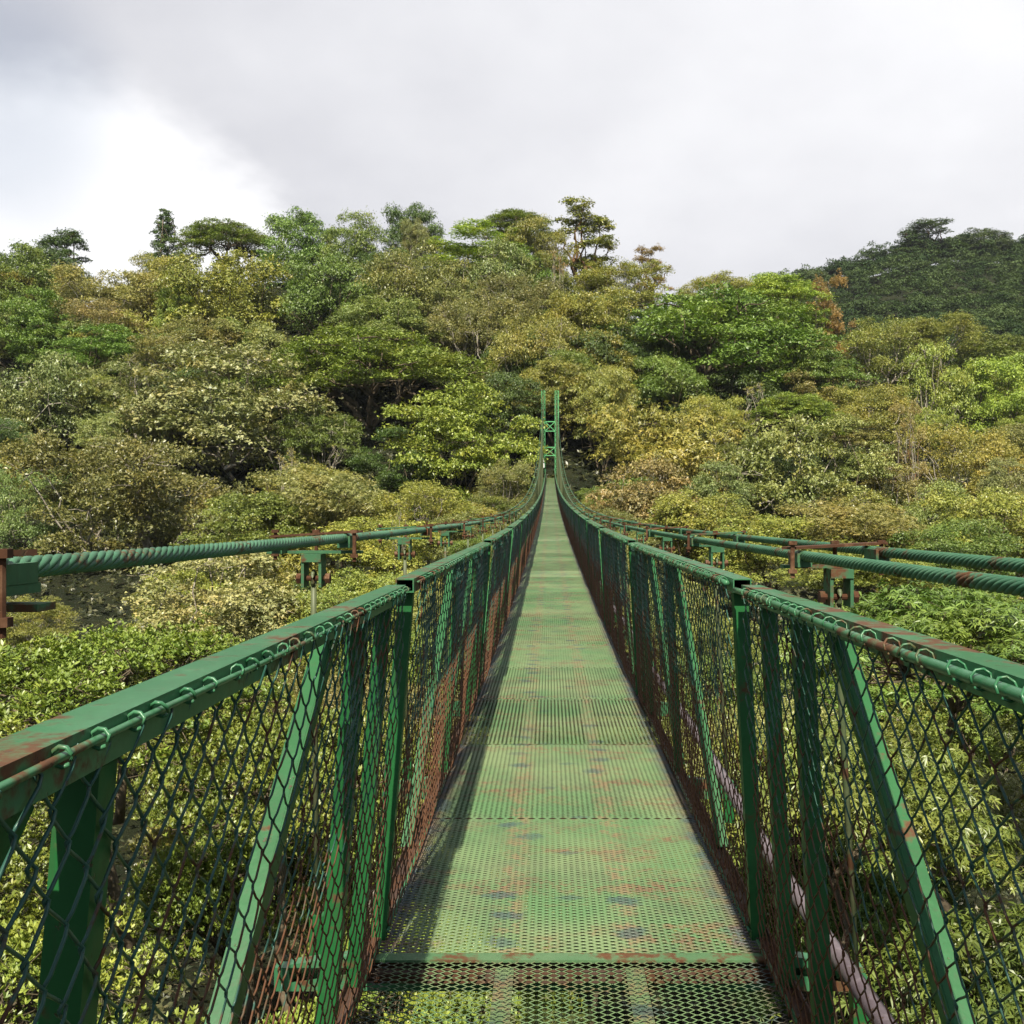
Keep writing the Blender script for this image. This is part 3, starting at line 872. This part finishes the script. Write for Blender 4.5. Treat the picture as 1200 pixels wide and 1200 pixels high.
KEY += [
 ('dead_tree','dead',1062,545,60,100,'olive','pale bare broken trunk on the right slope below the shiny fresh green tree'),
 ('dead_tree','dead',338,560,60,60,'olive','pale leafless branches between the silvery tree and the left cable'),
 ('dead_tree','dead',884,468,60,34,'olive','pale bent bare bough under the huge layered tree'),
 ('dead_tree','dead',468,640,44,70,'olive','bleached twiggy dead tree just over the left cable near the railing'),
 ('dead_tree','dead',160,445,70,50,'olive','bare greyish branches on the left slope above the orange-olive tree'),
 ('dead_tree','dead',655,330,40,60,'rust','thin pale trunk standing in the dark gap left of the tall emergent tree'),
 ('dead_tree','dead',770,560,60,50,'olive','bare pale twigs in front of the large yellow-olive tree right of the bridge'),
]
for rec in KEY: at_px(*rec)
# the tall emergent tree and the dead mossy top beside it
at_px('emergent_tree','open',686,294,96,100,'olive','tall emergent tree with reddish mossy trunk and clumped crown, highest on the skyline', Y=215)
at_px('mossy_tree','mossy',762,318,64,52,'rust','reddish leafless mossy tree top on the skyline right of the tall emergent tree', Y=218)

for px, py, w, h, kd, lab in (
   (950,332,50,34,'broad','dark tree at the low left end of the far ridge line'),
   (1084,284,80,44,'open','tall dark spreading tree, highest on the far ridge line'),
   (1150,285,80,40,'broad','dark rounded tree on the far ridge line right of the tallest one')):
    at_px('ridge_tree', kd, px, py, w, h, 'dark', lab, Y=522)
# near shrubs and trees below the bridge
NEAR = [
 ('rosette', -7.6, 12.4, -4.5, 5.8, 2.6, 'fresh', 'yellow-green rosette shrub low at the left edge behind the nearest post'),
 ('rosette', -6.2, 8.4, -5.2, 5.2, 2.4, 'bright', 'rosette shrub deep below the nearest left post'),
 ('whorl', 10.2, 17.0, -1.9, 6.4, 2.6, 'mid', 'green narrow-leaved tree at the right edge above the top rail'),
 ('rosette', -9.6, 14.0, -3.2, 6.0, 2.8, 'bright', 'rosette-leaved tree filling the left edge just above the top rail'),
 ('rosette', -7.4, 17.2, -1.35, 6.6, 2.4, 'bright', 'sunlit bright green rosette-leaved tree top at the left edge below the cable'),
 ('rosette', -4.2, 16.0, -2.6, 5.0, 2.4, 'bright', 'bright green rosette-leaved tree behind the near left railing'),
 ('rosette', -5.4, 10.2, -5.0, 5.6, 2.6, 'fresh', 'yellow-green rosette shrub seen through the near left mesh'),
 ('rosette', -2.4, 8.6, -5.0, 4.6, 2.4, 'bright', 'rosette shrub behind the first diagonal brace of the left railing'),
 ('rosette', -4.2, 6.0, -5.3, 4.8, 2.4, 'bright', 'rosette shrub low behind the left railing at the bottom corner'),
 ('rosette', -1.2, 5.2, -5.6, 4.4, 2.3, 'fresh', 'green shrub directly under the left edge of the deck'),
 ('whorl', 7.4, 19.0, -.95, 6.6, 2.6, 'green', 'wide sunlit green narrow-leaved tree under the right cables at the edge'),
 ('whorl', 4.2, 15.0, -2.7, 5.2, 2.6, 'mid', 'whorl-leaved tree behind the right railing joint'),
 ('whorl', 6.2, 11.5, -4.4, 6.0, 2.8, 'mid', 'whorl-leaved green tree seen through the right mesh near the edge'),
 ('whorl', 2.9, 9.2, -4.9, 5.0, 2.6, 'mid', 'drooping whorl-leaved shrub behind the right diagonal brace'),
 ('whorl', 4.6, 6.8, -4.9, 5.0, 2.6, 'green', 'narrow-leaved shrub low in the bottom right corner'),
 ('whorl', 1.4, 5.6, -5.6, 4.4, 2.3, 'green', 'narrow-leaved shrub directly under the right edge of the deck'),
 ('whorl', .2, 12.0, -6.0, 5.5, 2.5, 'mid', 'green tree crown hidden below the middle of the deck'),
]
for kind, X, Y, z, w, h, col, lab in NEAR:
    plant('understory_tree', kind, X, Y, z, w, h, col, lab)

# more understory below the near part of the bridge
rb = random.Random(21)
for i in range(44):
    Y = rb.uniform(3, 34); sd = -1 if i % 2 else 1
    X = sd*rb.uniform(.2, 3.5+Y*.55)
    w_ = rb.uniform(3.6, 5.6)
    plant('understory_tree', 'rosette' if sd < 0 else 'whorl', X, Y, canopy(X, Y)-rb.uniform(.8, 2.6), w_, w_*.62, rb.choice(['bright', 'fresh', 'green', 'olive'] if sd < 0 else ['sage', 'green', 'mid', 'mid']),
          'leafy understory shrub below the left side of the bridge' if sd < 0 else 'leafy understory shrub below the right side of the bridge', 'shrub',
          'shrubs below the left side of the bridge' if sd < 0 else 'shrubs below the right side of the bridge')

# filler trees on the slopes
rnd = random.Random(11)
kinds = ['broad','fine','tufted','droopy','broad','fine','pale']
cols = ['olive','mid','brown','sage','green','olive','yellow','grey','dark']
def filler(n, pxr, pyr, wr, label, group, drop=.35):
    for i in range(n):
        px = rnd.uniform(*pxr); py = rnd.uniform(*pyr)
        if 615 < px < 680 and py > 455: continue
        if px < 170 and 575 < py < 750: continue
        if 690 < px < 750 and 480 < py < 560: continue
        Y = solve_Y(px, py)+5
        w = rnd.uniform(*wr)
        X = CAMX+(px-VX)/F*Y
        if abs(X) < 3.2+w/2 and Y < 150: continue
        h = w*rnd.uniform(.95, 1.25)
        plant('forest_tree', rnd.choice(kinds), X, Y, canopy(X, Y)-h*drop-1.2, w, h, rnd.choice(cols), label, 'tree', group)
filler(30, (0, 640), (300, 460), (13, 19), 'smaller forest tree filling a gap high on the left slope', 'trees high on the left slope')
filler(24, (660, 1220), (350, 470), (12, 18), 'smaller forest tree filling a gap high on the right slope', 'trees high on the right slope')
filler(15, (-60, 600), (465, 625), (9, 14), 'low forest tree among others on the lower left valley side', 'trees on the lower left valley side')
filler(15, (690, 1260), (475, 625), (9, 14), 'low forest tree among others on the lower right valley side', 'trees on the lower right valley side')
filler(14, (-60, 520), (635, 760), (6, 9), 'low tree in the valley bottom left of the bridge', 'trees in the left valley bottom', .6)
filler(14, (780, 1300), (635, 760), (6, 9), 'low tree in the valley bottom right of the bridge', 'trees in the right valley bottom', .6)
# trees just beside and below the far half of the bridge
for i in range(26):
    Y = 24+i*4.4; sd = -1 if i % 2 else 1
    w = rnd.uniform(6, 9)
    X = sd*(1.8+w/2+rnd.uniform(0, 1.5))
    plant('forest_tree', rnd.choice(['broad','fine','droopy']), X, Y, min(canopy(X, Y), zd(Y)-.3)-w*.35, w, w*.8, rnd.choice(['olive','sage','mid','brown']),
          'leafy tree close beside the far part of the bridge', 'tree', 'trees close beside the bridge')
for i in range(9):
    X = rnd.uniform(-9, 9); Y = 148+i*4
    w = rnd.uniform(9, 13)
    plant('forest_tree', rnd.choice(['broad','fine']), X, Y, canopy(X, Y)-6, w, w*.9, rnd.choice(['dark','mid','olive']),
          'shaded forest tree right behind the green tower', 'tree', 'trees behind the tower')

# undergrowth hugging the slopes between the trunks
rng = np.random.default_rng(8)
nU = 42000
Yu = 3.+225*rng.uniform(0, 1, nU)**1.5
pxu = rng.uniform(-160, 1360, nU); Xu = (pxu-VX)/F*Yu+rng.normal(0, 1.5, nU)
Zu = np.array([ground(x, y)+(math.sin(x*.07+y*.03)+math.sin(y*.11-x*.05))*.5*(1 if y > 20 else .3) for x, y in zip(Xu, Yu)])
keep = (rng.uniform(0, 1, nU) < np.clip(.7+.3*(Yu < 26), 0, 1))
Xu, Yu, Zu = Xu[keep], Yu[keep], Zu[keep]; nU = len(Xu)
cl = np.sin(Xu*1.3+Yu*.4)*np.sin(Yu*1.1-Xu*.5)
Pu = np.stack([Xu, Yu, Zu+.1+rng.uniform(0, 1, nU)*(.35+.5*cl+.02*Yu)], 1)
szu = np.clip(.10+Yu*.0042, .1, .8)
Nu = norm(np.array([0, -.25, 1.])+rng.normal(0, .45, (nU, 3)))
Vu, Qu, tu = leaves(Pu, Nu, 7, 1.0, .42, .15, .9, rng)
Vu = np.repeat(Pu, 28, 0)+(Vu-np.repeat(Pu, 28, 0))*np.repeat(szu, 28)[:, None]
ug = link('undergrowth', quad_mesh('undergrowth', Vu, Qu, M_leaf, tu), None, 'green undergrowth covering the forest floor between the trees', 'undergrowth', None, 'stuff')
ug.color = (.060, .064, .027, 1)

# far ridge: a wood that reads as one mass
rng = np.random.default_rng(3)
VV = []; QQ = []; TT = []; n0 = 0
def mini(seed):
    r = np.random.default_rng(seed)
    nt = 9
    cen = np.stack([r.uniform(-.34, .34, nt), r.uniform(-.34, .34, nt), r.uniform(-.05, .3, nt)], 1)
    rad = np.stack([r.uniform(.14, .22, nt)]*2+[r.uniform(.08, .14, nt)], 1)
    P, N, _ = tuft_points(cen, rad, 420, r, -.3)
    N = norm(N*.5+np.array([0, 0, .7])+r.normal(0, .3, N.shape))
    return leaves(P, N, 3, .062, .036, .1, .85, r)
minis = [mini(s) for s in range(6)]
for i in range(1000):
    Y = rng.uniform(300, 540); px = rng.uniform(800, 1290)
    if i % 5 == 0: Y = rng.uniform(515, 545)
    X = (px-VX)/F*Y
    z = ridge(X, Y)
    V, Qm, t = minis[rng.integers(6)]
    s = rng.uniform(8, 14); a = rng.uniform(0, 6.28)
    Rm = np.array([[math.cos(a), -math.sin(a), 0], [math.sin(a), math.cos(a), 0], [0, 0, rng.uniform(.8, 1.3)]])
    W = (V @ Rm.T)*s+np.array([X, Y, z-3+(rng.uniform(0, 6) if i % 5 == 0 else rng.uniform(-1, 2))])
    VV.append(W); QQ.append(Qm+n0); TT.append(np.clip(t*.25+rng.uniform(0, .67), 0, .92)); n0 += len(W)
fw = link('distant_forest', quad_mesh('distant_forest', np.concatenate(VV), np.concatenate(QQ), M_leaf_far, np.concatenate(TT)), None,
     'dark wooded ridge far behind on the right under the cloud', 'forest', None, 'stuff')
fw.color = (.060, .092, .038, 1)  # cloud shade over the ridge is put into this darker leaf colour

mb = MB(); mb.box(-420, 620, -130, 760, -60, 330)
mh = bpy.data.materials.new('haze_air'); mh.use_nodes = True; mh.node_tree.nodes.clear(); T = NT(mh.node_tree)
vo = T.node('ShaderNodeVolumePrincipled', {'Color': (.85,.9,1,1), 'Density': .00006, 'Anisotropy': .2})
o = T.node('ShaderNodeOutputMaterial'); T.l.new(vo.outputs[0], o.inputs[1])
HZ = link('haze', mb.mesh('haze', mh), kind='stuff')
# ------------------------------------------------------------------ light, sky, camera
EL = R(50)
sdir = Vector((-.05*math.sin(EL), -math.cos(EL), math.sin(EL))).normalized()
sl = bpy.data.lights.new('sun', 'SUN'); sl.energy = 5.0; sl.angle = R(.6); sl.color = (1, .93, .78)
so = link('sun', sl); so.rotation_euler = sdir.to_track_quat('Z', 'Y').to_euler()

w = bpy.data.worlds.new('World'); scene.world = w; w.use_nodes = True
w.node_tree.nodes.clear(); T = NT(w.node_tree)
sky = T.node('ShaderNodeTexSky', sky_type='NISHITA', sun_disc=False, sun_elevation=EL, sun_rotation=math.atan2(sdir.x, sdir.y))
gen = T.node('ShaderNodeTexCoord').outputs['Generated']
sp = T.node('ShaderNodeSeparateXYZ', {0: gen})
zz = T.math('ADD', T.math('MAXIMUM', sp.outputs[2], 0.0), .35)
flat = T.node('ShaderNodeCombineXYZ', {0: T.math('DIVIDE', sp.outputs[0], zz), 1: T.math('DIVIDE', sp.outputs[1], zz), 2: .3}).outputs[0]
n1 = T.noise(flat, 1.1, 6, .5); n2 = T.noise(flat, .55, 3)
n3 = T.noise(flat, 3.2, 6, .55)
def lobe(v, p, q, add=0.0):
    v = Vector(v).normalized()
    d = T.node('ShaderNodeVectorMath', {0: gen, 1: tuple(v)}, operation='DOT_PRODUCT').outputs['Value']
    return T.step(T.math('ADD', d, add), p, q)
def pd(px, py): return ((px-VX)/F, 1, (VY-py)/F)
bri = T.math("ADD", T.math("MULTIPLY", lobe(pd(50, 440), .960, .980, T.math("MULTIPLY", T.math("ADD", T.math("SUBTRACT", n3, .5), T.math("MULTIPLY", T.math("SUBTRACT", T.noise(flat, 9., 5), .5), .4)), .03)), 1.2), T.math("MULTIPLY", lobe(pd(1050, 200), .8, 1.0), .45))
bri = T.math('ADD', bri, T.math('ADD', T.math('MULTIPLY', T.math('SUBTRACT', n1, .5), 1.9), T.math('MULTIPLY', T.math('SUBTRACT', n3, .5), .7)))
cloud = T.mix(T.math('ADD', T.math('MULTIPLY', bri, .62), .08, True), (5.7,5.75,6.25), (11.4,11.4,11.5))
front = T.math('ADD', sp.outputs[1], T.math('MULTIPLY', n2, .5))
cov = T.math('ADD', .12, T.math('MULTIPLY', T.step(front, .0, .55), .88))
cov = T.math('MULTIPLY', cov, T.math('SUBTRACT', 1.0, T.math('MULTIPLY', lobe(pd(-10, 115), .992, 1.0), .35)))
col = T.mix(cov, sky.outputs[0], cloud)
bg = T.node('ShaderNodeBackground', {0: col, 1: .054})
o = T.node('ShaderNodeOutputWorld'); T.l.new(bg.outputs[0], o.inputs[0])

cam = bpy.data.cameras.new('camera'); co = link('camera', cam)
co.location = (CAMX, 0, CAMZ); co.rotation_euler = (R(90), 0, 0)
cam.sensor_width = 36; cam.lens = 36.0
cam.shift_x = (600-VX)/1200; cam.shift_y = (VY-600)/1200
cam.clip_start = .05; cam.clip_end = 9000
scene.camera = co
scene.render.engine = 'CYCLES'
cy = scene.cycles
cy.debug_use_spatial_splits = True; cy.use_adaptive_sampling = True; cy.adaptive_threshold = .02
cy.max_bounces = 5; cy.diffuse_bounces = 2; cy.glossy_bounces = 2; cy.transmission_bounces = 3; cy.transparent_max_bounces = 4
scene.view_settings.view_transform = 'Standard'; scene.view_settings.look = 'None'
scene.view_settings.exposure = 1.03; scene.view_settings.gamma = 1
scene.render.resolution_x = 1024; scene.render.resolution_y = 1024
